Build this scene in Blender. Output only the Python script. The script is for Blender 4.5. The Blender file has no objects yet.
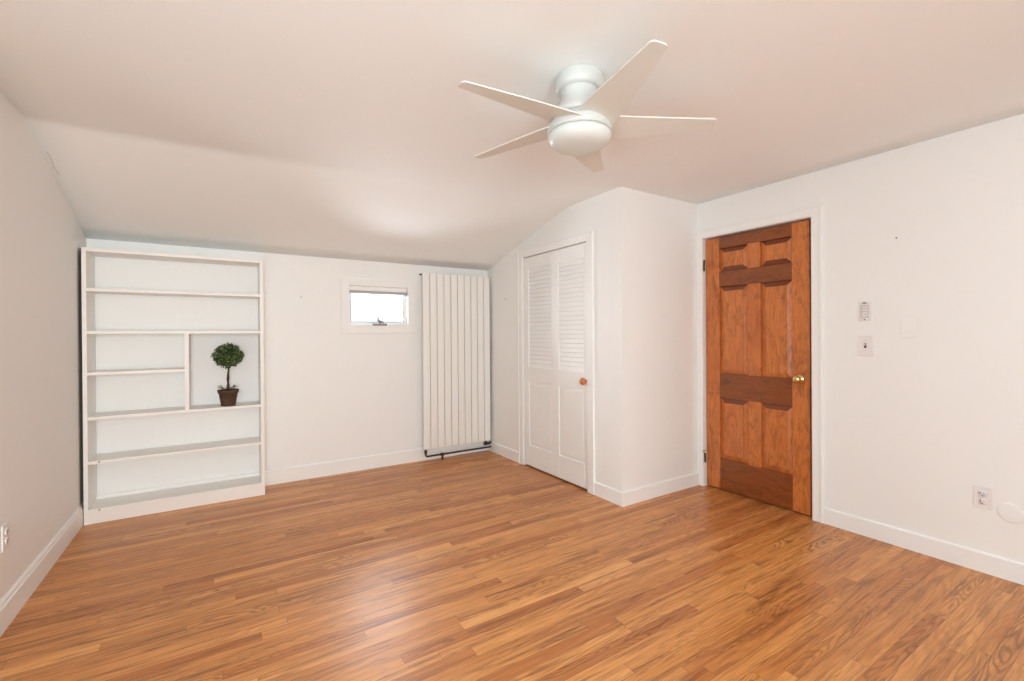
import bpy, bmesh, math, random
from mathutils import Vector, Matrix
import numpy as np
C = bpy.context.scene.collection
sc = bpy.context.scene
PI = math.pi
rad = math.radians

# ------------------------------------------------------------------ camera
CH = 1.26
F_PX = 456.986
yaw, pit, rol = rad(32.3845), rad(-0.1731), rad(-0.3877)
Fv = Vector((math.sin(yaw)*math.cos(pit), math.cos(yaw)*math.cos(pit), math.sin(pit)))
R0 = Vector((math.cos(yaw), -math.sin(yaw), 0)); U0 = R0.cross(Fv)
Rv = R0*math.cos(rol) + U0*math.sin(rol); Uv = -R0*math.sin(rol) + U0*math.cos(rol)
cd = bpy.data.cameras.new('camera'); cam = bpy.data.objects.new('camera', cd); C.objects.link(cam)
cam.matrix_world = Matrix(((Rv.x, Uv.x, -Fv.x, 0), (Rv.y, Uv.y, -Fv.y, 0), (Rv.z, Uv.z, -Fv.z, CH), (0, 0, 0, 1)))
cd.sensor_width = 36; cd.lens = F_PX/1024*36; cd.shift_y = -3.827/1024
cd.clip_start = 0.02
sc.camera = cam

# ------------------------------------------------------------------ sky, daylight, added fill light, exposure
w = bpy.data.worlds.new('sky'); sc.world = w; w.use_nodes = True
wn = w.node_tree.nodes; wl = w.node_tree.links
bg = wn['Background']
bg.inputs['Color'].default_value = (0.86, 0.93, 1.0, 1)
bg.inputs['Strength'].default_value = 1.2

def daylight(name, loc, look, sx, sy, energy, color, spread=180):
    l = bpy.data.lights.new(name, 'AREA'); l.shape = 'RECTANGLE'; l.size = sx; l.size_y = sy
    l.energy = energy; l.color = color; l.spread = rad(spread)
    o = bpy.data.objects.new(name, l); C.objects.link(o); o.location = loc
    o.rotation_euler = Vector(look).to_track_quat('-Z', 'Y').to_euler()
    return o
daylight('daylight_rear_window', (-0.25, -2.5, 1.3), (0, 1, 0), 0.85, 1.4, 53, (0.80, 0.93, 1.0))
daylight('rear_fill_beam', (-0.25, -2.49, 1.3), (-0.15, 1, 0), 0.85, 1.4, 42, (0.98, 0.98, 0.96), 110)  # added narrow fill at the unseen rear window, evens out the walls
daylight('daylight_left_window', (-0.78, 0.3, 1.1), (1, 0, 0.1), 1.5, 1.1, 20, (0.62, 0.87, 1.0))
daylight('daylight_small_window', (1.28, 4.495, 1.553), (0, -1, 0), 0.50, 0.30, 17, (0.90, 0.95, 1.0))

sc.view_settings.view_transform = 'Standard'; sc.view_settings.look = 'None'
sc.view_settings.gamma = 1; sc.view_settings.use_curve_mapping = False
sc.view_settings.exposure = 0.02
sc.cycles.max_bounces = 14; sc.cycles.diffuse_bounces = 9; sc.cycles.glossy_bounces = 5
sc.cycles.transparent_max_bounces = 12
sc.cycles.caustics_reflective = False; sc.cycles.caustics_refractive = False

# ------------------------------------------------------------------ materials
def srgb(r, g, b):
    f = lambda c: (c/255)/12.92 if c/255 <= 0.04045 else ((c/255+0.055)/1.055)**2.4
    return (f(r), f(g), f(b), 1)
def mat(name, col, rough=0.5, metal=0.0, coat=0.0, noise=0.0, nscale=3.0, bump=0.0, bscale=60):
    m = bpy.data.materials.new(name); m.use_nodes = True
    nt = m.node_tree; b = nt.nodes['Principled BSDF']
    b.inputs['Base Color'].default_value = col
    b.inputs['Roughness'].default_value = rough; b.inputs['Metallic'].default_value = metal
    b.inputs['Coat Weight'].default_value = coat; b.inputs['Coat Roughness'].default_value = 0.1
    geo = nt.nodes.new('ShaderNodeNewGeometry')
    if noise > 0:
        n = nt.nodes.new('ShaderNodeTexNoise'); n.inputs['Scale'].default_value = nscale; n.inputs['Detail'].default_value = 5
        nt.links.new(geo.outputs['Position'], n.inputs['Vector'])
        r = nt.nodes.new('ShaderNodeMix'); r.data_type = 'RGBA'
        r.inputs['A'].default_value = tuple(c*(1-noise) for c in col[:3])+(1,)
        r.inputs['B'].default_value = tuple(min(1, c*(1+noise)) for c in col[:3])+(1,)
        nt.links.new(n.outputs['Fac'], r.inputs['Factor']); nt.links.new(r.outputs['Result'], b.inputs['Base Color'])
    if bump > 0:
        n2 = nt.nodes.new('ShaderNodeTexNoise'); n2.inputs['Scale'].default_value = bscale; n2.inputs['Detail'].default_value = 3
        nt.links.new(geo.outputs['Position'], n2.inputs['Vector'])
        bp = nt.nodes.new('ShaderNodeBump'); bp.inputs['Strength'].default_value = bump; bp.inputs['Distance'].default_value = 0.002
        nt.links.new(n2.outputs['Fac'], bp.inputs['Height']); nt.links.new(bp.outputs['Normal'], b.inputs['Normal'])
    return m
WALLC = (0.85, 0.86, 0.85, 1)
M_wall = mat('wall_paint', WALLC, 0.55, noise=0.012, nscale=1.2, bump=0.15, bscale=90)
M_ceil = mat('ceiling_paint', (0.865, 0.895, 0.90, 1), 0.7, noise=0.012, nscale=1.0, bump=0.12, bscale=70)
M_trim = mat('trim_paint', (0.86, 0.87, 0.86, 1), 0.5, noise=0.01, bump=0.05)
M_shelf = mat('bookcase_paint', (0.84, 0.83, 0.80, 1), 0.45, noise=0.015, nscale=4, bump=0.05)
M_gapshade = mat('side_gap_shade', srgb(30, 20, 14), 0.8, noise=0.2, nscale=8)  # near-black colour paints in the shade of the gap beside the wall
M_fan = mat('fan_white', (0.62, 0.64, 0.62, 1), 0.35, noise=0.01)
M_blade = mat('fan_blade_white', (0.70, 0.70, 0.66, 1), 0.5, noise=0.015)
M_bowl = mat('opal_glass', (0.66, 0.71, 0.69, 1), 0.35, coat=0.1, noise=0.01)
M_gap = mat('dark_gap', (0.03, 0.03, 0.03, 1), 0.8, noise=0.1)
M_rad = mat('radiator_enamel', (0.84, 0.835, 0.805, 1), 0.35, noise=0.01)
M_bronze = mat('dark_bronze', (0.05, 0.038, 0.028, 1), 0.55, metal=0.4, noise=0.2, nscale=30)
M_plate = mat('white_plastic', (0.80, 0.78, 0.78, 1), 0.35, noise=0.01)
M_plate2 = mat('grey_plastic', (0.62, 0.60, 0.59, 1), 0.4, noise=0.02)
M_brass = mat('brass', (0.80, 0.60, 0.28, 1), 0.22, metal=1.0, noise=0.08, nscale=20)
M_knobwood = mat('knob_wood', srgb(190, 115, 60), 0.4, coat=0.3, noise=0.25, nscale=40)
M_steel = mat('grey_metal', (0.30, 0.29, 0.28, 1), 0.45, metal=0.7, noise=0.1, nscale=30)
M_blind = mat('blind_grey', (0.42, 0.42, 0.43, 1), 0.6, noise=0.05)
M_gasket = mat('grey_gasket', (0.30, 0.30, 0.30, 1), 0.6, noise=0.05)
M_pot = mat('dark_clay', srgb(80, 58, 44), 0.75, noise=0.35, nscale=25, bump=0.4, bscale=80)
M_soil = mat('moss_soil', srgb(48, 38, 24), 0.95, noise=0.4, nscale=60, bump=0.8, bscale=150)
M_bark = mat('bark', srgb(70, 50, 36), 0.85, noise=0.35, nscale=50, bump=0.6, bscale=120)
M_leafdull = mat('dull_leaf', srgb(52, 60, 38), 0.6, noise=0.3, nscale=40)
M_hole = mat('nail_hole', (0.06, 0.05, 0.05, 1), 0.8, noise=0.2, nscale=50)
M_crack = mat('crack_line', srgb(150, 132, 118), 0.8, noise=0.1)

def leafmat():
    m = mat('leaf_green', (0.05, 0.12, 0.03, 1), 0.45)
    nt = m.node_tree; b = nt.nodes['Principled BSDF']
    geo = nt.nodes.new('ShaderNodeNewGeometry')
    r = nt.nodes.new('ShaderNodeValToRGB')
    r.color_ramp.elements[0].color = srgb(24, 40, 18); r.color_ramp.elements[1].color = srgb(150, 172, 110)
    e = r.color_ramp.elements.new(0.55); e.color = srgb(52, 82, 36)
    nt.links.new(geo.outputs['Random Per Island'], r.inputs['Fac']); nt.links.new(r.outputs['Color'], b.inputs['Base Color'])
    return m
M_leaf = leafmat()

def glassmat():
    m = bpy.data.materials.new('window_glass'); m.use_nodes = True; nt = m.node_tree
    nt.nodes.remove(nt.nodes['Principled BSDF'])
    t = nt.nodes.new('ShaderNodeBsdfTransparent'); g = nt.nodes.new('ShaderNodeBsdfGlossy'); g.inputs['Roughness'].default_value = 0.02
    f = nt.nodes.new('ShaderNodeFresnel'); f.inputs['IOR'].default_value = 1.45
    x = nt.nodes.new('ShaderNodeMixShader')
    nt.links.new(f.outputs[0], x.inputs[0]); nt.links.new(t.outputs[0], x.inputs[1]); nt.links.new(g.outputs[0], x.inputs[2])
    nt.links.new(x.outputs[0], nt.nodes['Material Output'].inputs[0])
    return m
M_glass = glassmat()

class NT:
    """small helper for node maths"""
    def __init__(s, m): s.nt = m.node_tree
    def new(s, t, **k):
        n = s.nt.nodes.new(t)
        for a, v in k.items(): setattr(n, a, v)
        return n
    def put(s, sock, v):
        if hasattr(v, 'is_linked') or isinstance(v, bpy.types.NodeSocket): s.nt.links.new(v, sock)
        else: sock.default_value = v
    def m(s, op, a, b=0.0, c=0.0):
        n = s.new('ShaderNodeMath', operation=op)
        s.put(n.inputs[0], a); s.put(n.inputs[1], b); s.put(n.inputs[2], c); return n.outputs[0]
    def xyz(s, x, y, z):
        n = s.new('ShaderNodeCombineXYZ'); s.put(n.inputs[0], x); s.put(n.inputs[1], y); s.put(n.inputs[2], z); return n.outputs[0]
    def noise(s, v, scale=1, detail=2, rough=0.5, dist=0.0):
        n = s.new('ShaderNodeTexNoise'); s.put(n.inputs['Vector'], v)
        n.inputs['Scale'].default_value = scale; n.inputs['Detail'].default_value = detail
        n.inputs['Roughness'].default_value = rough; n.inputs['Distortion'].default_value = dist
        return n.outputs['Fac']
    def white(s, v):
        n = s.new('ShaderNodeTexWhiteNoise', noise_dimensions='3D'); s.put(n.inputs['Vector'], v); return n.outputs['Value']
    def ramp(s, f, stops):
        n = s.new('ShaderNodeValToRGB'); s.put(n.inputs['Fac'], f)
        els = n.color_ramp.elements
        els[0].position = stops[0][0]; els[0].color = stops[0][1]
        els[1].position = stops[-1][0]; els[1].color = stops[-1][1]
        for p, c in stops[1:-1]:
            e = els.new(p); e.color = c
        return n.outputs['Color']
    def mix(s, f, a, b, mode='MIX'):
        n = s.new('ShaderNodeMix', data_type='RGBA', blend_type=mode)
        s.put(n.inputs['Factor'], f); s.put(n.inputs['A'], a); s.put(n.inputs['B'], b); return n.outputs['Result']

def floormat():
    m = bpy.data.materials.new('oak_strip_floor'); m.use_nodes = True; N = NT(m); nt = m.node_tree
    b = nt.nodes['Principled BSDF']
    g = N.new('ShaderNodeNewGeometry'); sp = N.new('ShaderNodeSeparateXYZ'); nt.links.new(g.outputs['Position'], sp.inputs[0])
    X, Y = sp.outputs[0], sp.outputs[1]
    BW = 0.0572
    yr = N.m('DIVIDE', N.m('ADD', Y, 10.02), BW)
    row = N.m('FLOOR', yr); fy = N.m('SUBTRACT', yr, row)
    off = N.m('MULTIPLY', N.white(N.xyz(row, 3.3, 1.7)), 3.0)
    ln = N.m('ADD', N.m('MULTIPLY', N.white(N.xyz(row, 9.1, 4.7)), 0.9), 0.75)
    xr = N.m('DIVIDE', N.m('ADD', N.m('ADD', X, 20.0), off), ln)
    seg = N.m('FLOOR', xr); fx = N.m('SUBTRACT', xr, seg)
    idv = N.xyz(row, seg, 0.5)
    r1 = N.white(idv); r2 = N.white(N.xyz(row, seg, 7.5)); r3 = N.white(N.xyz(row, seg, 13.5))
    # grain : contours of a stretched field
    ox = N.m('MULTIPLY', r1, 60.0)
    fld = N.noise(N.xyz(N.m('ADD', N.m('MULTIPLY', X, 0.9), ox), N.m('MULTIPLY', Y, 8.0), N.m('MULTIPLY', r2, 40.0)), 1.0, 2, 0.45, 0.3)
    freq = N.m('ADD', 10.0, N.m('MULTIPLY', r3, 26.0))
    wav = N.m('SINE', N.m('MULTIPLY', fld, N.m('MULTIPLY', freq, 6.28)))
    wav = N.m('POWER', N.m('MULTIPLY', N.m('ADD', wav, 1.0), 0.5), 2.2)
    fine = N.noise(N.xyz(N.m('ADD', N.m('MULTIPLY', X, 7.0), ox), N.m('MULTIPLY', Y, 260.0), r2), 1.0, 3, 0.6)
    blot = N.noise(N.xyz(N.m('ADD', N.m('MULTIPLY', X, 1.3), ox), N.m('MULTIPLY', Y, 16.0), r3), 1.0, 4, 0.6, 0.5)
    base = N.ramp(r1, [(0.0, FL0), (0.35, FL1), (0.7, FL2), (1.0, FL3)])
    fig = N.m('ADD', 0.14, N.m('MULTIPLY', N.m('POWER', r3, 3.0), 0.46))
    col = N.mix(N.m('MULTIPLY', wav, fig), base, FLD)
    stk = N.noise(N.xyz(N.m('ADD', N.m('MULTIPLY', X, 2.0), ox), N.m('MULTIPLY', Y, 34.0), r2), 1.0, 5, 0.66, 0.6)
    mrs = N.new('ShaderNodeMapRange'); nt.links.new(stk, mrs.inputs[0]); mrs.inputs[1].default_value = 0.50; mrs.inputs[2].default_value = 0.70
    col = N.mix(N.m('MULTIPLY', mrs.outputs[0], 0.80), col, FLD)
    mrf = N.new('ShaderNodeMapRange'); nt.links.new(fine, mrf.inputs[0]); mrf.inputs[1].default_value = 0.42; mrf.inputs[2].default_value = 0.72
    col = N.mix(N.m('MULTIPLY', mrf.outputs[0], 0.32), col, FLD)
    mrb = N.new('ShaderNodeMapRange'); nt.links.new(blot, mrb.inputs[0]); mrb.inputs[1].default_value = 0.50; mrb.inputs[2].default_value = 0.72
    col = N.mix(N.m('MULTIPLY', mrb.outputs[0], 0.5), col, FLB)
    # joints
    e1 = N.m('MINIMUM', fy, N.m('SUBTRACT', 1.0, fy))
    e2 = N.m('MULTIPLY', N.m('MINIMUM', fx, N.m('SUBTRACT', 1.0, fx)), N.m('DIVIDE', ln, BW))
    e = N.m('MINIMUM', e1, e2)
    mre = N.new('ShaderNodeMapRange'); nt.links.new(e, mre.inputs[0]); mre.inputs[1].default_value = 0.008; mre.inputs[2].default_value = 0.026
    mre.inputs[3].default_value = 1.0; mre.inputs[4].default_value = 0.0
    col = N.mix(N.m('MULTIPLY', mre.outputs[0], 0.55), col, srgb(84, 44, 20))
    nt.links.new(col, b.inputs['Base Color'])
    b.inputs['Roughness'].default_value = 0.30
    rr = N.noise(g.outputs['Position'], 5.0, 3, 0.6)
    nt.links.new(N.m('ADD', 0.31, N.m('MULTIPLY', rr, 0.16)), b.inputs['Roughness'])
    b.inputs['Coat Weight'].default_value = 0.2; b.inputs['Coat Roughness'].default_value = 0.3
    b.inputs['IOR'].default_value = 1.45
    bm_ = N.new('ShaderNodeBump'); bm_.inputs['Strength'].default_value = 0.25; bm_.inputs['Distance'].default_value = 0.0012
    hh = N.m('ADD', N.m('MULTIPLY', N.noise(g.outputs['Position'], 9.0, 2), 0.8), N.m('MULTIPLY', N.m('ADD', fine, mre.outputs[0]), -0.25))
    nt.links.new(hh, bm_.inputs['Height']); nt.links.new(bm_.outputs['Normal'], b.inputs['Normal'])
    return m
FL0 = srgb(212, 142, 76); FL1 = srgb(228, 160, 92); FL2 = srgb(190, 116, 57); FL3 = srgb(236, 170, 102)
FLD = srgb(104, 54, 18); FLB = srgb(166, 94, 42)
M_floor = floormat()

def woodmat(name, axis, light, dark, red, seed):
    m = bpy.data.materials.new(name); m.use_nodes = True; N = NT(m); nt = m.node_tree
    b = nt.nodes['Principled BSDF']
    g = N.new('ShaderNodeNewGeometry'); sp = N.new('ShaderNodeSeparateXYZ'); nt.links.new(g.outputs['Position'], sp.inputs[0])
    A = sp.outputs[2] if axis == 'Z' else sp.outputs[1]
    B = sp.outputs[1] if axis == 'Z' else sp.outputs[2]
    oi = N.new('ShaderNodeObjectInfo'); rnd = N.m('MULTIPLY', oi.outputs['Random'], 37.0)
    v = N.xyz(N.m('MULTIPLY', A, 1.6), N.m('MULTIPLY', B, 12.0), N.m('ADD', rnd, seed))
    f = N.noise(v, 1.0, 3, 0.55, 0.8)
    wv = N.m('MULTIPLY', N.m('ADD', N.m('SINE', N.m('MULTIPLY', f, 75.0)), 1.0), 0.5)
    fine = N.noise(N.xyz(N.m('MULTIPLY', A, 9.0), N.m('MULTIPLY', B, 180.0), rnd), 1.0, 3, 0.6)
    bl = N.noise(N.xyz(N.m('MULTIPLY', A, 5.0), N.m('MULTIPLY', B, 13.0), N.m('ADD', rnd, seed+3.0)), 1.0, 5, 0.7, 1.4)
    col = N.mix(N.m('MULTIPLY', wv, 0.30), light, dark)
    col = N.mix(N.m('MULTIPLY', fine, 0.30), col, red)
    mr = N.new('ShaderNodeMapRange'); nt.links.new(bl, mr.inputs[0]); mr.inputs[1].default_value = 0.48; mr.inputs[2].default_value = 0.66
    col = N.mix(N.m('MULTIPLY', mr.outputs[0], 0.62), col, dark)
    b2 = N.noise(N.xyz(N.m('MULTIPLY', A, 1.4), N.m('MULTIPLY', B, 3.5), N.m('ADD', rnd, seed+7.0)), 1.0, 3, 0.6, 0.8)
    m2 = N.new('ShaderNodeMapRange'); nt.links.new(b2, m2.inputs[0]); m2.inputs[1].default_value = 0.48; m2.inputs[2].default_value = 0.72
    col = N.mix(N.m('MULTIPLY', m2.outputs[0], 0.5), col, red)
    nt.links.new(col, b.inputs['Base Color'])
    b.inputs['Roughness'].default_value = 0.38; b.inputs['Coat Weight'].default_value = 0.3; b.inputs['Coat Roughness'].default_value = 0.2
    return m
W_L = srgb(208, 126, 62); W_D = srgb(120, 58, 20); W_R = srgb(180, 92, 40)
M_dwV = woodmat('door_wood_upright', 'Z', W_L, W_D, W_R, 1.0)
M_dwH = woodmat('door_wood_rail', 'Y', srgb(142, 76, 28), srgb(92, 42, 14), srgb(120, 56, 20), 5.0)
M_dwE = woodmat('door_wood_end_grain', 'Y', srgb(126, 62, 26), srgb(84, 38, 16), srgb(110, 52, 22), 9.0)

# ------------------------------------------------------------------ mesh helpers
class MB:
    def __init__(s): s.bm = bmesh.new()
    def box(s, x0, x1, y0, y1, z0, z1, mi=0):
        vs = [s.bm.verts.new(p) for p in ((x0,y0,z0),(x1,y0,z0),(x1,y1,z0),(x0,y1,z0),(x0,y0,z1),(x1,y0,z1),(x1,y1,z1),(x0,y1,z1))]
        for q in ((0,3,2,1),(4,5,6,7),(0,1,5,4),(1,2,6,5),(2,3,7,6),(3,0,4,7)):
            f = s.bm.faces.new([vs[i] for i in q]); f.material_index = mi
        return s
    def face(s, pts, mi=0):
        f = s.bm.faces.new([s.bm.verts.new(p) for p in pts]); f.material_index = mi; return s
    def prism(s, pts, d, mi=0):
        """closed polygon pts (3D, planar) extruded by vector d"""
        a = [s.bm.verts.new(p) for p in pts]; b = [s.bm.verts.new(tuple(p[i]+d[i] for i in range(3))) for p in pts]
        n = len(pts); s.bm.faces.new(a[::-1]).material_index = mi; s.bm.faces.new(b).material_index = mi
        for i in range(n):
            s.bm.faces.new((a[i], a[(i+1) % n], b[(i+1) % n], b[i])).material_index = mi
        return s
    def lathe(s, prof, c=(0, 0, 0), n=48, axis='z', mi=0, smooth=True):
        """prof: list of (r, h) ; caps where r==0"""
        def P(r, h, a):
            u, v = r*math.cos(a), r*math.sin(a)
            if axis == 'z': return (c[0]+u, c[1]+v, c[2]+h)
            if axis == 'x': return (c[0]+h, c[1]+u, c[2]+v)
            return (c[0]+u, c[1]+h, c[2]+v)
        rings = []
        for r, h in prof:
            if r < 1e-6: rings.append([s.bm.verts.new(P(0, h, 0))])
            else: rings.append([s.bm.verts.new(P(r, h, 2*PI*i/n)) for i in range(n)])
        for A, B in zip(rings, rings[1:]):
            for i in range(n):
                j = (i+1) % n
                if len(A) == 1 and len(B) == 1: continue
                if len(A) == 1: f = s.bm.faces.new((A[0], B[i], B[j]))
                elif len(B) == 1: f = s.bm.faces.new((A[i], B[0], A[j]))
                else: f = s.bm.faces.new((A[i], B[i], B[j], A[j]))
                f.material_index = mi; f.smooth = smooth
        return s
    def tube(s, pts, r, n=12, mi=0):
        """tube along a polyline, r scalar or list"""
        pts = [Vector(p) for p in pts]; rs = r if isinstance(r, (list, tuple)) else [r]*len(pts)
        rings = []; up = Vector((0.13, 0.31, 0.94))
        for i, p in enumerate(pts):
            t = (pts[min(i+1, len(pts)-1)] - pts[max(i-1, 0)]).normalized()
            a = t.cross(up)
            if a.length < 0.1: a = t.cross(Vector((1, 0, 0)))
            a.normalize(); b = t.cross(a)
            rings.append([s.bm.verts.new(p + (a*math.cos(2*PI*k/n) + b*math.sin(2*PI*k/n))*rs[i]) for k in range(n)])
        for A, B in zip(rings, rings[1:]):
            for k in range(n):
                f = s.bm.faces.new((A[k], A[(k+1) % n], B[(k+1) % n], B[k])); f.smooth = True; f.material_index = mi
        s.bm.faces.new(rings[0][::-1]).material_index = mi; s.bm.faces.new(rings[-1]).material_index = mi
        return s
    def build(s, name, mats, parent=None, bevel=0, seg=2, kind=None, label=None, loc=None):
        me = bpy.data.meshes.new(name)
        bmesh.ops.recalc_face_normals(s.bm, faces=s.bm.faces)
        if loc is not None:
            for v in s.bm.verts: v.co -= Vector(loc)
        s.bm.to_mesh(me); s.bm.free()
        for m in (mats if isinstance(mats, (list, tuple)) else [mats]): me.materials.append(m)
        o = bpy.data.objects.new(name, me); C.objects.link(o)
        if loc is not None: o.location = loc
        if parent is not None:
            o.parent = parent
            o.location = Vector(o.location) - world_loc(parent)
        if bevel > 0:
            md = o.modifiers.new('bevel', 'BEVEL'); md.width = bevel; md.segments = seg; md.limit_method = 'ANGLE'; md.angle_limit = rad(40)
            md.harden_normals = False
        if kind: o['kind'] = kind
        if label: o['label'] = label
        return o
def world_loc(o):
    l = Vector(o.location)
    while o.parent: o = o.parent; l += Vector(o.location)
    return l
def empty(name, loc, label=None, cat=None, group=None, kind=None):
    o = bpy.data.objects.new(name, None); C.objects.link(o); o.location = loc; o.empty_display_size = 0.05
    if label: o['label'] = label
    if cat: o['category'] = cat
    if group: o['group'] = group
    if kind: o['kind'] = kind
    return o
def tag(o, label, cat, group=None, kind=None):
    o['label'] = label; o['category'] = cat
    if group: o['group'] = group
    if kind: o['kind'] = kind
    return o

# ------------------------------------------------------------------ room dimensions
XL, XR = -0.815, 3.37          # left wall, right (door) wall
YB, YF = 4.40, -2.60           # far wall, rear wall behind the camera
XC, YC = 2.475, 2.402          # closet bump-out: its door face and its side face
ZC = 2.345
def ceil_z(x, y):
    t = min(1, max(0, (x-XL)/(2.6-XL)))
    zs = 1.975 + (YB-y)*(0.303-0.036*t)
    k = 0.003 + 0.018*t*t
    a, b = ZC, zs
    mn = min(a, b); return mn - k*math.log(math.exp(-(a-mn)/k) + math.exp(-(b-mn)/k))

def wall(name, o, d, nrm, length, top, openings, th, m, kind='structure', extra=None):
    """inner face starts at o=(x,y), runs along unit d, is th thick towards nrm; top(s) gives height"""
    cuts = {0.0, length}
    for s0, s1, z0, z1 in openings: cuts |= {s0, s1}
    k = 0.0
    if top is not None:
        while k < length: cuts.add(round(k, 4)); k += 0.1
    cuts = sorted(cuts); mb = MB()
    def P(s_, z, t): return (o[0]+d[0]*s_+nrm[0]*t, o[1]+d[1]*s_+nrm[1]*t, z)
    for a, b in zip(cuts, cuts[1:]):
        mid = (a+b)/2; spans = [(0.0, None)]
        for s0, s1, z0, z1 in openings:
            if s0 <= mid <= s1:
                spans = ([(0.0, z0)] if z0 > 0.001 else []) + [(z1, None)]
        for z0, z1 in spans:
            za = z1 if z1 is not None else (top(a) if top else ZC)+0.012
            zb = z1 if z1 is not None else (top(b) if top else ZC)+0.012
            mb.prism([P(a, z0, 0), P(b, z0, 0), P(b, zb, 0), P(a, za, 0)], (nrm[0]*th, nrm[1]*th, 0))
    if extra: extra(mb)
    bmesh.ops.remove_doubles(mb.bm, verts=mb.bm.verts, dist=0.0001)
    return mb.build(name, m, kind=kind)

# floor
fl = MB().box(XL-0.1, XR+0.2, YF-0.1, YB+0.1, -0.05, 0.0).build('floor', M_floor, kind='structure')
fl['label'] = 'glossy honey oak strip floor'
# ceiling : level part running into a slope down to the far wall
mb = MB(); xs = [XL-0.08 + i*(XR+0.16-XL)/16 for i in range(17)]
ys = [YF-0.08, 0, 1.0, 2.0, 2.6] + [2.7+0.02*i for i in range(41)] + [3.6, 3.8, 4.0, 4.2, YB+0.08]
grid = [[mb.bm.verts.new((x, y, ceil_z(x, y))) for x in xs] for y in ys]
gt = [[mb.bm.verts.new((x, y, ceil_z(x, y)+0.06)) for x in xs] for y in ys]
for j in range(len(ys)-1):
    for i in range(len(xs)-1):
        f = mb.bm.faces.new((grid[j][i], grid[j+1][i], grid[j+1][i+1], grid[j][i+1])); f.smooth = True
        mb.bm.faces.new((gt[j][i], gt[j][i+1], gt[j+1][i+1], gt[j+1][i]))
for j in range(len(ys)-1):
    mb.bm.faces.new((grid[j][0], gt[j][0], gt[j+1][0], grid[j+1][0])); mb.bm.faces.new((grid[j][-1], grid[j+1][-1], gt[j+1][-1], gt[j][-1]))
for i in range(len(xs)-1):
    mb.bm.faces.new((grid[0][i], grid[0][i+1], gt[0][i+1], gt[0][i])); mb.bm.faces.new((grid[-1][i], gt[-1][i], gt[-1][i+1], grid[-1][i+1]))
ce = mb.build('ceiling', M_ceil, kind='structure')
# walls
wl_ = wall('wall_left', (XL, YF), (0, 1), (-1, 0), YB-YF, lambda s: ceil_z(XL, YF+s), [(2.15, 3.65, 0.55, 1.75)], 0.10, M_wall)
WX0, WX1, WZ0, WZ1 = 1.000, 1.560, 1.372, 1.735       # small far window opening
wb_ = wall('wall_back', (XL-0.1, YB), (1, 0), (0, 1), XR+0.1-(XL-0.1), lambda s: 1.975, [(WX0-(XL-0.1), WX1-(XL-0.1), WZ0, WZ1)], 0.16, M_wall)
DY0, DY1, DZ = 1.520, 2.345, 2.046                      # room door opening
def leak_board(mb): mb.box(XR+0.10, XR+0.115, DY0-0.02, DY1+0.02, 0, DZ+0.02)  # added unseen board behind the door opening, keeps sky light from leaking in
wr_ = wall('wall_right', (XR, YF), (0, 1), (1, 0), YB-YF, lambda s: ceil_z(XR, YF+s), [(DY0-YF, DY1-YF, 0, DZ)], 0.10, M_wall, extra=leak_board)
wf_ = wall('wall_front', (XL-0.1, YF), (1, 0), (0, -1), XR-XL+0.2, None, [(0.24, 1.09, 0.60, 2.00)], 0.10, M_wall)
CY0, CY1, CZ = 2.768, 3.688, 2.010                      # closet door opening
wc_ = wall('wall_closet_face', (XC, YC), (0, 1), (1, 0), YB-YC, lambda s: ceil_z(XC, YC+s), [(CY0-YC, CY1-YC, 0, CZ)], 0.09, M_wall)
ws_ = wall('wall_closet_side', (XC+0.09, YC), (1, 0), (0, 1), XR-XC-0.09, None, [], 0.09, M_wall)

# baseboards (profile with a stepped cap)
def baseboard(name, a, b, n, h=0.105, t=0.014, cap=True):
    """a,b: (x,y) ends along wall face, n: unit normal into the room"""
    prof = [(0, 0), (t, 0), (t, h*0.80), (t*0.72, h*0.84), (t*0.72, h*0.90), (t*0.45, h*0.97), (t*0.3, h), (0, h)] if cap else \
           [(0, 0), (t, 0), (t, h*0.93), (t*0.55, h), (0, h)]
    pts = [(a[0]+n[0]*u, a[1]+n[1]*u, z) for u, z in prof]
    return MB().prism(pts, (b[0]-a[0], b[1]-a[1], 0)).build(name, M_trim, kind='structure')
baseboard('baseboard_left', (XL, YF+0.015), (XL, YB-0.016), (1, 0), 0.132, 0.015)
baseboard('baseboard_back', (XL+0.001, YB), (XC, YB), (0, -1), 0.125, 0.014, cap=False)
baseboard('baseboard_closet_back', (XC, 3.765), (XC, YB-0.015), (-1, 0), 0.105, 0.014, cap=False)
baseboard('baseboard_closet_front', (XC, YC-0.014), (XC, 2.69), (-1, 0), 0.105, 0.014, cap=False)
baseboard('baseboard_closet_side', (XC, YC), (3.35, YC), (0, -1), 0.105, 0.014, cap=False)
baseboard('baseboard_right', (XR, YF+0.015), (XR, 1.454), (-1, 0), 0.105, 0.014, cap=False)
baseboard('baseboard_front', (XL+0.016, YF), (XR-0.016, YF), (0, 1), 0.105, 0.014, cap=False)

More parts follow.
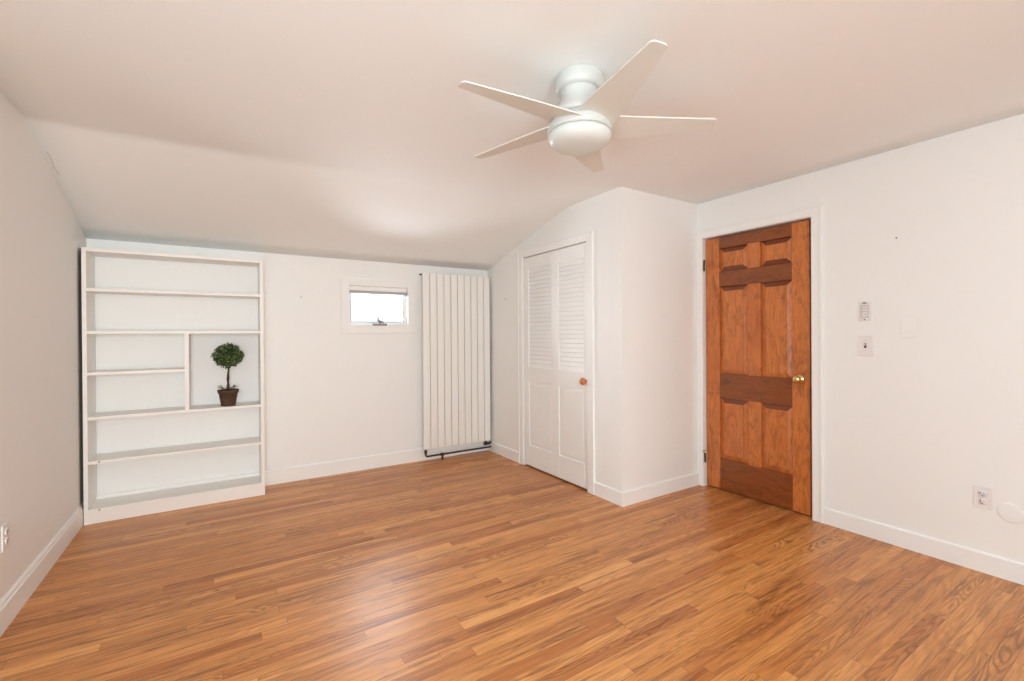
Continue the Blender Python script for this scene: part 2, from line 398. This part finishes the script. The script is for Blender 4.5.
# trim round the room door: two jamb casings, head, jamb liner
t1 = MB()
t1.box(XR-0.018, XR, 1.455, DY0, 0, 2.115); t1.box(XR-0.018, XR, DY1, 2.400, 0, 2.115); t1.box(XR-0.018, XR, DY0, DY1, DZ, 2.115)
t1.box(XR-0.026, XR-0.017, 1.455, 1.470, 0, 2.115); t1.box(XR-0.026, XR-0.017, 1.4695, 2.400, 2.101, 2.115)
t1.box(XR-0.022, XR-0.017, 1.505, 1.512, 0, DZ+0.005); t1.box(XR-0.022, XR-0.017, 1.538, 2.352, DZ+0.006, DZ+0.014)
t1.build('trim_1', M_trim, kind='structure', bevel=0.002)
t1 = MB()   # stops behind the leaf
t1.box(XR+0.062, XR+0.099, DY0-0.001, DY0+0.045, 0, DZ); t1.box(XR+0.062, XR+0.099, DY1-0.022, DY1+0.001, 0, DZ); t1.box(XR+0.062, XR+0.099, DY0+0.045, DY1-0.022, DZ-0.022, DZ+0.001)
t1.box(XR+0.062, XR+0.099, DY0+0.045, DY1-0.022, 0, 0.016)  # added low strip, blocks light leaking under the door
t1.build('trim_2', M_dwH, kind='structure')
# trim round the closet door
t2 = MB()
t2.box(XC-0.016, XC, 2.690, CY0, 0, 2.085); t2.box(XC-0.016, XC, CY1, 3.765, 0, 2.085); t2.box(XC-0.016, XC, CY0, CY1, CZ, 2.085)
t2.box(XC-0.022, XC-0.015, 2.690, 2.702, 0, 2.085); t2.box(XC-0.022, XC-0.015, 3.753, 3.765, 0, 2.085); t2.box(XC-0.022, XC-0.015, 2.702, 3.753, 2.073, 2.085)
t2.build('trim_3', M_trim, kind='structure', bevel=0.002)

# ------------------------------------------------------------------ small far window
win = empty('window_1', ((WX0+WX1)/2, YB, WZ0), kind='structure')
m_ = MB()
m_.box(0.925, WX0, YB-0.014, YB, 1.287, 1.805); m_.box(WX1, 1.640, YB-0.014, YB, 1.287, 1.805)
m_.box(WX0, WX1, YB-0.014, YB, WZ1, 1.805); m_.box(WX0, WX1, YB-0.014, YB, 1.287, WZ0)
m_.build('window_casing', M_trim, win, bevel=0.002)
GY = 4.475
m_ = MB(); fr = 0.022
m_.box(WX0, WX0+fr, GY-0.02, GY+0.03, WZ0, WZ1); m_.box(WX1-fr, WX1, GY-0.02, GY+0.03, WZ0, WZ1)
m_.box(WX0+fr, WX1-fr, GY-0.02, GY+0.03, WZ0, WZ0+fr); m_.box(WX0+fr, WX1-fr, GY-0.02, GY+0.03, WZ1-fr, WZ1)
m_.build('sash', M_trim, win, bevel=0.0015)
m_ = MB(); g0, g1, h0, h1 = WX0+fr-0.001, WX1-fr+0.001, WZ0+fr-0.001, WZ1-fr+0.001; q = 0.007
m_.box(g0, g0+q, GY-0.016, GY-0.004, h0, h1); m_.box(g1-q, g1, GY-0.016, GY-0.004, h0, h1)
m_.box(g0+q, g1-q, GY-0.016, GY-0.004, h0, h0+q); m_.box(g0+q, g1-q, GY-0.016, GY-0.004, h1-q, h1)
m_.build('gasket', M_gasket, win, label='thin grey rubber seal round the pane')
MB().box(g0+q, g1-q, GY-0.002, GY+0.002, h0+q, h1-q).build('window_pane', M_glass, win)
m_ = MB()
m_.box(1.212, 1.348, YB-0.020, YB+0.018, WZ0-0.012, WZ0+0.008)
ck = m_.build('crank_base', M_steel, win, bevel=0.002, label='grey metal crank plate')
MB().tube([(1.285, YB+0.000, WZ0+0.012), (1.285, YB-0.002, WZ0+0.030), (1.266, YB-0.004, WZ0+0.040), (1.262, YB-0.004, WZ0+0.066)], [0.013, 0.014, 0.010, 0.007]).build('crank_handle', M_steel, win)
MB().tube([(1.285, YB-0.002, WZ0+0.034), (1.325, YB-0.004, WZ0+0.018)], [0.012, 0.007]).build('crank_handle', M_steel, win)
# rolled blind at the head of that window
bl = empty('roller_blind', (1.28, YB+0.02, 1.664), 'rolled-up white blind with grey bottom rail across the top of the small window', 'blind')
MB().box(WX0+0.004, WX1-0.004, YB+0.002, YB+0.045, 1.692, WZ1-0.001).build('head_box', M_trim, bl, bevel=0.003)
MB().box(WX0+0.006, WX1-0.006, YB+0.006, YB+0.032, 1.664, 1.6925).build('bottom_rail', M_blind, bl, bevel=0.002, label='grey lower rail')
for x in (WX0+0.0005, WX1-0.0065): MB().box(x, x+0.006, YB-0.002, YB+0.04, 1.655, 1.690).build('bracket', M_gasket, bl)

# windows of the unseen sides: sashes in the openings that let the daylight in
def side_window(name, horiz, c, a0, a1, z0, z1, d):
    wi = empty(name, (c, a0, z0) if not horiz else (a0, c, z0), kind='structure'); mb = MB(); t = 0.05
    def bx(s0, s1, za, zb, off=0.02):
        lo, hi = sorted((c+d*off, c+d*(off+0.04)))
        if horiz: mb.box(s0, s1, lo, hi, za, zb)
        else: mb.box(lo, hi, s0, s1, za, zb)
    bx(a0, a0+t, z0, z1); bx(a1-t, a1, z0, z1); bx(a0+t, a1-t, z0, z0+t); bx(a0+t, a1-t, z1-t, z1); bx(a0+t, a1-t, (z0+z1)/2-0.02, (z0+z1)/2+0.02)
    mb.build('sash', M_trim, wi)
    mb = MB(); lo, hi = sorted((c+d*0.06, c+d*0.064))
    if horiz: mb.box(a0, a1, lo, hi, z0, z1)
    else: mb.box(lo, hi, a0, a1, z0, z1)
    mb.build('window_pane', M_glass, wi)
side_window('window_2', False, XL, YF+2.15, YF+3.65, 0.55, 1.75, -1)
side_window('window_3', True, YF, XL-0.1+0.24, XL-0.1+1.09, 0.60, 2.00, -1)

# ------------------------------------------------------------------ closet door (louvred bifold look)
cdr = empty('door_1', (XC, (CY0+CY1)/2, 0), kind='structure'); XD = XC-0.001; TH = 0.03
y0, y1 = 2.773, 3.683; zb, zt = 0.014, 2.004
LZ0, LZ1 = 0.958, 1.885; PZ0, PZ1 = 0.212, 0.815
yA0, yA1 = 3.248, 3.606; yB0, yB1 = 2.812, 3.146
for a, b in ((yA1, y1), (yA0, yB1), (y0, yB0)):
    lo, hi = min(a, b), max(a, b)
    MB().box(XD, XD+TH, lo, hi, zb, zt).build('stile', M_trim, cdr, bevel=0.003)
for a, b in ((yA0, yA1), (yB0, yB1)):
    MB().box(XD, XD+TH, a, b, LZ1, zt).build('rail', M_trim, cdr, bevel=0.003)
    MB().box(XD, XD+TH, a, b, PZ1, LZ0).build('rail', M_trim, cdr, bevel=0.003)
    MB().box(XD, XD+TH, a, b, zb, PZ0).build('rail', M_trim, cdr, bevel=0.003)
    # raised lower panel
    mb = MB(); i = 0.028; A = [(XD+0.011, a, PZ0), (XD+0.011, b, PZ0), (XD+0.011, b, PZ1), (XD+0.011, a, PZ1)]
    B = [(XD+0.005, a+i, PZ0+i), (XD+0.005, b-i, PZ0+i), (XD+0.005, b-i, PZ1-i), (XD+0.005, a+i, PZ1-i)]
    for k in range(4): mb.face([A[k], A[(k+1) % 4], B[(k+1) % 4], B[k]])
    mb.face(B); mb.box(XD+0.0112, XD+0.022, a, b, PZ0, PZ1)
    mb.build('panel', M_trim, cdr)
    n = 24; p = (LZ1-LZ0)/n
    mb = MB()
    mb.box(XD+0.0195, XD+0.023, a, b, LZ0, LZ1)
    for k in range(n):
        zc = LZ0 + (k+0.5)*p
        mb.prism([(XD+0.004, a, zc-0.020), (XD+0.0035, a, zc-0.017), (XD+0.014, a, zc+0.0193), (XD+0.018, a, zc+0.0193), (XD+0.010, a, zc-0.020)], (0, b-a, 0))
    mb.build('louver_panel', M_trim, cdr)
kb = MB().lathe([(0, -0.054), (0.012, -0.0525), (0.022, -0.047), (0.029, -0.038), (0.030, -0.029), (0.026, -0.018), (0.017, -0.010), (0.013, 0)], (XD, 2.796, 0.885), 28, 'x').build('knob', M_knobwood, cdr, label='round wooden knob')

# ------------------------------------------------------------------ room door, stained six-panel
dr = empty('door_2', (XR, 1.95, 0), kind='structure'); DX = XR+0.020; DT = 0.036
dy0, dy1 = 1.548, 2.337; dz0, dz1 = 0.010, 2.036
sR = (dy0, 1.662); sL = (2.218, dy1); mull = (1.886, 1.984)
rails = ((1.947, dz1), (1.640, 1.758), (0.745, 0.940), (dz0, 0.256))
for a, b in (sR, sL): MB().box(DX, DX+DT, a, b, dz0, dz1).build('stile', M_dwV, dr, bevel=0.002)
for i, (a, b) in enumerate(rails):
    MB().box(DX+0.0003, DX+DT, sR[1], sL[0], a, b).build('rail', M_dwH, dr, bevel=0.0015, label='darker horizontal rail')
for (a, b) in ((1.758, 1.947), (0.940, 1.640), (0.256, 0.745)):
    MB().box(DX+0.0003, DX+DT, mull[0], mull[1], a, b).build('mullion', M_dwV, dr, bevel=0.002)
    for (p, q_) in ((sR[1], mull[0]), (mull[1], sL[0])):
        mb = MB(); i = 0.038; xo, xi = DX+0.018, DX+0.003
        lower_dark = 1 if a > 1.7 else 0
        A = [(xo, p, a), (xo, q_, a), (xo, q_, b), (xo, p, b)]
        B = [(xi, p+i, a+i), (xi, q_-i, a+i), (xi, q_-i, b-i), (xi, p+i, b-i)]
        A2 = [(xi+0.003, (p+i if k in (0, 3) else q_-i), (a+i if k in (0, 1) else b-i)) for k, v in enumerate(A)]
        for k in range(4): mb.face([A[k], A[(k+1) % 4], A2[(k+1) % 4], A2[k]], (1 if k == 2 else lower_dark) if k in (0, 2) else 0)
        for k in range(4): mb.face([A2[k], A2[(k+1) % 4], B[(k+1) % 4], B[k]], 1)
        mb.face(B); mb.box(xo+0.0002, xo+0.008, p, q_, a, b)
        mb.build('panel', [M_dwV, M_dwE], dr)
# brass knob: rose, neck, ball
kn = MB().lathe([(0, -0.066), (0.012, -0.065), (0.022, -0.059), (0.026, -0.049), (0.023, -0.038), (0.013, -0.030), (0.009, -0.022)], (DX, 1.612, 0.943), 28, 'x').build('knob', M_brass, dr, label='polished brass knob')
MB().lathe([(0.009, -0.024), (0.010, -0.012), (0.026, -0.009), (0.030, -0.003), (0.030, 0.0)], (DX, 1.612, 0.943), 28, 'x').build('knob_rose', M_brass, kn)
MB().box(XR-0.0205, XR-0.0175, DY0-0.014, DY0-0.001, 0.925, 0.965).build('strike_plate', M_plate, dr)
for z in (1.775, 0.205):
    mb = MB(); mb.tube([(XR-0.020, 2.325, z), (XR-0.020, 2.325, z+0.085)], 0.0055)
    mb.box(XR-0.019, XR-0.0175, 2.325, 2.335, z+0.002, z+0.083)
    h = mb.build('hinge', M_bronze, dr, label='dark bronze hinge')
    MB().lathe([(0, 0.096), (0.005, 0.094), (0.0065, 0.088), (0.004, 0.085)], (XR-0.020, 2.325, z), 12).build('hinge_pin', M_bronze, h)
# hinge-pin stop on the lower hinge
mb = MB(); mb.tube([(XR-0.022, 2.352, 0.296), (XR-0.045, 2.318, 0.296)], 0.004); mb.lathe([(0, -0.012), (0.009, -0.011), (0.011, -0.004), (0.011, 0.004), (0, 0.005)], (XR-0.040, 2.304, 0.296), 16, 'x')
mb.build('door_stop', M_brass, dr, label='brass hinge-pin stop')

# ------------------------------------------------------------------ bookcase
bx0, bx1, by0, by1, bz = -0.798, 0.281, 4.140, 4.384, 1.872
bc = empty('bookcase', ((bx0+bx1)/2, by0, 0), 'tall white open bookcase with uneven shelves standing against the far wall', 'bookcase')
T = 0.026
MB().box(bx0+0.003, bx0+T, by0, by1, 0, bz).box(bx0, bx0+0.0031, by0+0.004, by1, 0, bz-0.004, 1).build('side_panel', [M_shelf, M_gapshade], bc)  # thin dark sheet on the outer side paints the gap's shade
MB().box(bx1-T, bx1, by0, by1, 0, bz).build('side_panel', M_shelf, bc, bevel=0.0015)
MB().box(bx0+T, bx1-T, by0, by1, bz-0.024, bz).build('top_panel', M_shelf, bc, bevel=0.0015)
def shelf(a, b, z, t=0.021, y=by0+0.003):
    return MB().box(a, b, y, by1, z-t, z).build('shelf', M_shelf, bc, bevel=0.0015)
shelf(bx0+T, bx1-T, 1.600); shelf(bx0+T, bx1-T, 1.309)
shelf(bx0+T, -0.237, 1.028); shelf(bx0+T, bx1-T, 0.724)
s5 = shelf(bx0+T, bx1-T, 0.424)
MB().box(bx0+T, bx1-T, by0+0.001, by0+0.021, 0.0, 0.078).build('kick_board', M_shelf, bc, bevel=0.0015)
s6 = MB().box(bx0+T, bx1-T, by0+0.001, by1-0.001, 0.0783, 0.098).build('shelf', M_shelf, bc, bevel=0.0015)
MB().box(-0.237, -0.209, by0+0.002, by1, 0.7243, 1.2877).build('divider', M_shelf, bc, bevel=0.0015)
for o_, z in ((s5, 0.414), (s6, 0.088)):
    MB().lathe([(0, -0.0015), (0.0045, -0.0015), (0.0045, 0.001), (0, 0.001)], (-0.715, by0+0.003 if o_ is s5 else by0+0.001, z), 12, 'y').build('screw', M_hole, o_, label='dark screw head')

# ------------------------------------------------------------------ topiary on the bookcase
px, py, pz = 0.037, 4.215, 0.7243
tp = empty('topiary_plant', (px, py, pz), 'small ball-shaped green topiary in a dark clay pot on the bookcase shelf', 'plant')
pot = MB().lathe([(0, 0.0), (0.047, 0.0), (0.049, 0.004), (0.0645, 0.100), (0.0705, 0.102), (0.0725, 0.125), (0.067, 0.126), (0.063, 0.108), (0, 0.108)], (px, py, pz), 36).build('pot', M_pot, tp)
mb = MB(); random.seed(4)
mb.lathe([(0, 0.118), (0.03, 0.117), (0.055, 0.112), (0.0625, 0.1085), (0.0, 0.1082)], (px, py, pz), 24)
mb.build('soil', M_soil, tp)
mb = MB(); mb.tube([(px-0.002, py, pz+0.10), (px+0.003, py, pz+0.15), (px-0.003, py+0.002, pz+0.21), (px+0.003, py, pz+0.28), (px, py, pz+0.37)], [0.0085, 0.0075, 0.0078, 0.007, 0.006], 10)
mb.tube([(px+0.002, py-0.003, pz+0.10), (px-0.006, py-0.003, pz+0.16), (px+0.006, py-0.002, pz+0.21), (px, py, pz+0.33)], 0.0042, 8)
mb.build('stem', M_bark, tp)
def leaf(mb, c, d, up, L, W, mi=0):
    d = d.normalized(); s_ = d.cross(up)
    if s_.length < 1e-3: s_ = d.cross(Vector((1, 0, 0)))
    s_.normalize(); n_ = s_.cross(d)
    P = [c, c+d*L*0.35+s_*W*0.5+n_*L*0.06, c+d*L*0.75+s_*W*0.38+n_*L*0.03, c+d*L-n_*L*0.05, c+d*L*0.75-s_*W*0.38+n_*L*0.03, c+d*L*0.35-s_*W*0.5+n_*L*0.06]
    vs = [mb.bm.verts.new(p) for p in P]
    f = mb.bm.faces.new(vs); f.material_index = mi
random.seed(11)
mb = MB(); cc = Vector((px+0.001, py, pz+0.392)); RR = 0.102
for i in range(2600):
    v = Vector((random.gauss(0, 1), random.gauss(0, 1), random.gauss(0, 1))).normalized()
    r = RR*random.uniform(0.45, 0.97); r *= 1+0.06*math.sin(v.x*7+2)*math.cos(v.z*6)
    p = cc + Vector((v.x*r, v.y*r*0.95, v.z*r*0.88))
    d = (v + Vector((random.uniform(-1, 1), random.uniform(-1, 1), random.uniform(-1, 1)))*0.9)
    leaf(mb, p, d, Vector((random.uniform(-1, 1), random.uniform(-1, 1), random.uniform(-1, 1))), random.uniform(0.012, 0.021), random.uniform(0.007, 0.012))
mb.build('foliage', M_leaf, tp)
mb = MB()
for i in range(14):
    v = Vector((random.gauss(0, 1), random.gauss(0, 1), random.gauss(0, 1))).normalized()
    mb.tube([tuple(Vector((px, py, pz+0.34))), tuple(cc+v*RR*0.5), tuple(cc+v*RR*0.8)], [0.003, 0.002, 0.001], 6)
mb.build('twigs', M_bark, tp)
mb = MB()
for k in range(9):
    a = k*2*PI/9+0.3; o_ = Vector((px+math.cos(a)*0.018, py+math.sin(a)*0.018, pz+0.113)); rr = random.uniform(0.035, 0.06); hh = random.uniform(0.02, 0.045)
    e = o_ + Vector((math.cos(a)*rr, math.sin(a)*rr*0.8, hh)); mb.tube([o_, (o_+e)/2+Vector((0, 0, 0.01)), e], [0.0016, 0.0013, 0.0008], 6)
    for j in range(7):
        t = 0.35+j*0.11; c = o_.lerp(e, t)+Vector((0, 0, 0.006)); leaf(mb, c, Vector((random.uniform(-1, 1), random.uniform(-1, 1), random.uniform(-0.2, 0.9)))+Vector((math.cos(a), math.sin(a), 0))*0.6, Vector((0, 0, 1)), 0.017, 0.010)
mb.build('sprigs', M_leafdull, tp, label='sparse dull leaf sprigs at the foot of the stem')

# ------------------------------------------------------------------ tall panel radiator
rd = empty('radiator', (2.06, 4.33, 0), 'tall white ribbed panel radiator on the far wall beside the closet', 'radiator')
rx0, rx1, rz0, rz1 = 1.680, 2.446, 0.126, 1.888; n = 10; pit_ = (rx1-rx0)/n
for k in range(n):
    MB().box(rx0+k*pit_+0.0035, rx0+(k+1)*pit_-0.0035, 4.300, 4.313, rz0, rz1).build('radiator_fin', M_rad, rd, bevel=0.003, seg=3)
for z in (rz0+0.02, rz1-0.055):
    MB().box(rx0+0.004, rx1-0.004, 4.3132, 4.345, z, z+0.038).build('header', M_rad, rd, bevel=0.004)
MB().box(rx0+0.006, rx1-0.006, 4.322, 4.326, rz0+0.06, rz1-0.057).build('back_panel', M_rad, rd)
for x in (rx0+0.10, rx1-0.12):
    for z in (rz0+0.30, rz1-0.20): MB().box(x, x+0.03, 4.3262, 4.399, z, z+0.05).build('wall_bracket', M_rad, rd)
MB().tube([(rx0+0.006, 4.33, rz1-0.015), (rx0-0.016, 4.33, rz1-0.015)], 0.007).tube([(rx0-0.014, 4.33, rz1-0.015), (rx0-0.022, 4.33, rz1-0.015)], 0.0045).build('bleed_valve', M_bronze, rd, label='small dark bleed valve')
PY = 4.318
pp = MB().tube([(rx0+0.030, PY, 0.112), (rx0+0.030, PY, 0.066), (rx0+0.034, PY, 0.056), (rx0+0.046, PY, 0.052), (XC-0.016, PY, 0.052)], 0.0085).build('pipe', M_bronze, rd, label='dark bronze supply pipe')
MB().lathe([(0, 0.0), (0.014, 0.0), (0.015, 0.022), (0.010, 0.026), (0.014, 0.032), (0.014, 0.046), (0, 0.047)], (rx0+0.030, PY, 0.083), 16).build('pipe_union', M_bronze, rd)
mb = MB().lathe([(0.010, 0.0), (0.010, 0.052), (0.020, 0.053), (0.020, 0.058), (0.012, 0.060)], (1.890, PY, 0.001), 16); mb.tube([(1.872, PY, 0.052), (1.908, PY, 0.052)], 0.015)
mb.build('pipe_tee', M_bronze, rd, label='dark tee fitting down to the floor')
mb = MB().lathe([(0, 0.0), (0.016, 0.0), (0.019, 0.006), (0.019, 0.030), (0.012, 0.034), (0.012, 0.050), (0, 0.05)], (2.395, PY-0.004, 0.080), 18); mb.tube([(2.37, PY-0.004, 0.092), (2.44, PY-0.004, 0.092)], 0.011); mb.tube([(2.44, PY-0.004, 0.092), (XC-0.017, PY-0.004, 0.108)], 0.009)
mb.build('valve', M_bronze, rd, label='dark bronze radiator valve')

# ------------------------------------------------------------------ ceiling fan
fx, fy = 1.281, 1.478
fan = empty('ceiling_fan', (fx, fy, ZC), 'white five-blade ceiling fan with a round opal glass light bowl', 'ceiling fan')
MB().lathe([(0, 2.3449), (0.099, 2.3449), (0.1015, 2.341), (0.1015, 2.303), (0.097, 2.290), (0.086, 2.284), (0, 2.284)], (fx, fy, 0), 64).build('canopy', M_fan, fan)
MB().lathe([(0.078, 2.284), (0.077, 2.270), (0.077, 2.252), (0.083, 2.236), (0.100, 2.212), (0.117, 2.192), (0.127, 2.176), (0.1285, 2.168), (0.122, 2.166), (0, 2.166)], (fx, fy, 0), 64).build('motor_housing', M_fan, fan)
MB().lathe([(0, 2.1655), (0.120, 2.1655), (0.120, 2.150), (0.1285, 2.148), (0.1330, 2.142), (0.1345, 2.128), (0.1345, 2.112), (0.130, 2.108), (0, 2.108)], (fx, fy, 0), 64).build('blade_ring', M_fan, fan)
MB().lathe([(0, 2.1079), (0.122, 2.1079), (0.122, 2.1035), (0, 2.1035)], (fx, fy, 0), 64).build('shadow_groove', M_steel, fan, label='thin grey groove above the glass')
MB().lathe([(0, 2.1034), (0.131, 2.1034), (0.1335, 2.098), (0.132, 2.088), (0.124, 2.072), (0.108, 2.059), (0.083, 2.050), (0.050, 2.045), (0.02, 2.0435), (0, 2.043)], (fx, fy, 0), 64).build('light_bowl', M_bowl, fan, label='opal glass light bowl')
def blade(ang):
    pts = [(0.075, -0.056), (0.30, -0.041), (0.552, -0.0235), (0.563, -0.020), (0.569, -0.012), (0.571, 0.020), (0.568, 0.030), (0.560, 0.036), (0.29, 0.082), (0.12, 0.107), (0.085, 0.108), (0.05, 0.098), (0.06, 0.02)]
    mb = MB(); a = rad(ang); u = Vector((math.cos(a), math.sin(a), 0)); v = Vector((-u.y, u.x, 0))
    def P(p, q_, dz):
        tw = 0.22 - 0.07*(p/0.57); return Vector((fx, fy, 2.147+dz-q_*tw)) + u*p + v*q_
    top = [mb.bm.verts.new(P(p, q_, 0.0028)) for p, q_ in pts]; bot = [mb.bm.verts.new(P(p, q_, -0.0028)) for p, q_ in pts]
    mb.bm.faces.new(top); mb.bm.faces.new(bot[::-1])
    for i in range(len(pts)): mb.bm.faces.new((top[i], bot[i], bot[(i+1) % len(pts)], top[(i+1) % len(pts)]))
    bmesh.ops.triangulate(mb.bm, faces=[f for f in mb.bm.faces if len(f.verts) > 4])
    return mb.build('blade', M_blade, fan)
for k in range(5): blade(-178+72*k)

# ------------------------------------------------------------------ plates and outlets
def plate_right(name, y, z, hw, hh, label, cat, group=None, th=0.006):
    e = empty(name, (XR, y, z), label, cat, group)
    MB().box(XR-th, XR, y-hw, y+hw, z-hh, z+hh).build('cover_plate', M_plate, e, bevel=0.002)
    return e
e = plate_right('fan_control', 1.221, 1.394, 0.036, 0.060, 'white fan control plate with push buttons, above the toggle switch beside the wooden door', 'switch', th=0.007)
MB().box(XR-0.011, XR-0.0069, 1.221-0.024, 1.221+0.024, 1.394-0.040, 1.394+0.040).build('control_face', M_plate2, e, bevel=0.002)
for k, z in enumerate((1.418, 1.400, 1.382, 1.366)): MB().box(XR-0.0135, XR-0.0109, 1.221-0.016, 1.221+0.010, z-0.005, z+0.005).build('button', M_plate, e, bevel=0.001)
MB().box(XR-0.0095, XR-0.0068, 1.221-0.014, 1.221+0.014, 1.441, 1.446).box(XR-0.010, XR-0.0068, 1.221-0.006, 1.221+0.006, 1.441, 1.452).build('slider', M_steel, e, label='grey slide on top of the control')
MB().lathe([(0, -0.009), (0.005, -0.0085), (0.005, -0.006), (0, -0.006)], (XR, 1.221, 1.343), 12, 'x').build('screw', M_steel, e)
e = plate_right('light_switch', 1.219, 1.181, 0.041, 0.064, 'white light switch plate with dark toggle slot beside the wooden door', 'switch')
MB().box(XR-0.0072, XR-0.0058, 1.219-0.006, 1.219+0.006, 1.181-0.014, 1.181+0.014).build('toggle_slot', M_gap, e, label='black toggle slot')
MB().prism([(XR-0.007, 1.219-0.004, 1.188), (XR-0.016, 1.219-0.004, 1.192), (XR-0.016, 1.219-0.004, 1.186), (XR-0.007, 1.219-0.004, 1.180)], (0, 0.008, 0)).build('toggle', M_plate, e)
for z in (1.181-0.030, 1.181+0.030): MB().lathe([(0, -0.0075), (0.003, -0.007), (0.003, -0.0055), (0, -0.0055)], (XR, 1.219, z), 10, 'x').build('screw', M_plate2, e)
e = MB().box(XR-0.008, XR, 0.972, 1.044, 1.229, 1.340).build('blank_plate', M_wall, None, bevel=0.002, loc=(XR, 1.008, 1.285))
tag(e, 'blank wall-coloured cover plate to the right of the switches', 'cover plate')
def outlet(name, face, y, z, label):
    """face: x of wall, normal direction sgn"""
    X, sg = face
    e = empty(name, (X, y, z), label, 'outlet')
    def bx(a, b, y_0, y_1, z_0, z_1): lo, hi = sorted((X+sg*a, X+sg*b)); return MB().box(lo, hi, y_0, y_1, z_0, z_1)
    bx(0, 0.006, y-0.036, y+0.036, z-0.057, z+0.057).build('cover_plate', M_plate, e, bevel=0.002)
    for dz in (0.020, -0.020):
        mb = MB(); mb.lathe([(0, 0.0095*sg), (0.0165, 0.0092*sg), (0.0175, 0.0058*sg), (0, 0.0058*sg)], (X, y, z+dz), 24, 'x')
        s_ = mb.build('socket', M_plate, e)
        for oy, oz, w_, h_ in ((0.0065, 0.004, 0.0022, 0.0055), (-0.0065, 0.004, 0.0022, 0.0045)):
            bx(0.009, 0.0099, y+oy-w_/2-0.0005, y+oy+w_/2+0.0005, z+dz+oz-h_, z+dz+oz+h_).build('slot', M_gap, s_)
        MB().lathe([(0, 0.0099*sg), (0.003, 0.0098*sg), (0.003, 0.009*sg), (0, 0.009*sg)], (X, y, z+dz-0.008), 12, 'x').build('slot', M_gap, s_)
    MB().lathe([(0, 0.0072*sg), (0.003, 0.007*sg), (0.003, 0.0055*sg), (0, 0.0055*sg)], (X, y, z), 10, 'x').build('screw', M_plate2, e)
outlet('electrical_outlet', (XR, -1), 0.704, 0.391, 'white double electrical outlet low on the wall right of the wooden door')
outlet('electrical_outlet', (XL, 1), 2.893, 0.390, 'white double electrical outlet on the left wall cut by the photo edge')
e = MB().lathe([(0, -0.006), (0.043, -0.006), (0.048, -0.0045), (0.051, -0.0015), (0.051, 0)], (XR, 0.602, 0.342), 48, 'x').build('round_cover', M_wall, None, loc=(XR, 0.602, 0.342))
tag(e, 'round white cover disc low on the wall beside the right outlet', 'cover plate')

# nails and small wall marks
def nail(p, ax, sg, label):
    mb = MB(); mb.lathe([(0, 0.012*sg), (0.004, 0.0115*sg), (0.004, 0.009*sg), (0.0022, 0.009*sg), (0.0022, 0), (0, 0)], p, 12, ax)
    o = mb.build('nail', M_hole, None, loc=p); tag(o, label, 'nail'); return o
nail((XR, 1.061, 1.819), 'x', -1, 'small dark nail high on the wall above the switches')
nail((0.590, YB, 1.610), 'y', -1, 'small dark nail on the far wall between bookcase and window')
nail((XC, 4.010, 1.635), 'x', -1, 'small dark nail between the radiator and the louvred closet door')
# hairline crack where slope meets left wall
mb = MB(); ps = []
for t in range(7):
    y = 3.43+t*0.036; z = ceil_z(XL, y)
    ps.append((XL+0.022+0.003*math.sin(t*1.3), y, ceil_z(XL+0.03, y)))
for a, b in zip(ps, ps[1:]): mb.face([(a[0], a[1], a[2]-0.0008), (a[0]+0.0015, a[1], a[2]-0.0008), (b[0]+0.0015, b[1], b[2]-0.0008), (b[0], b[1], b[2]-0.0008)])
mb.build('crack', M_crack, ce)
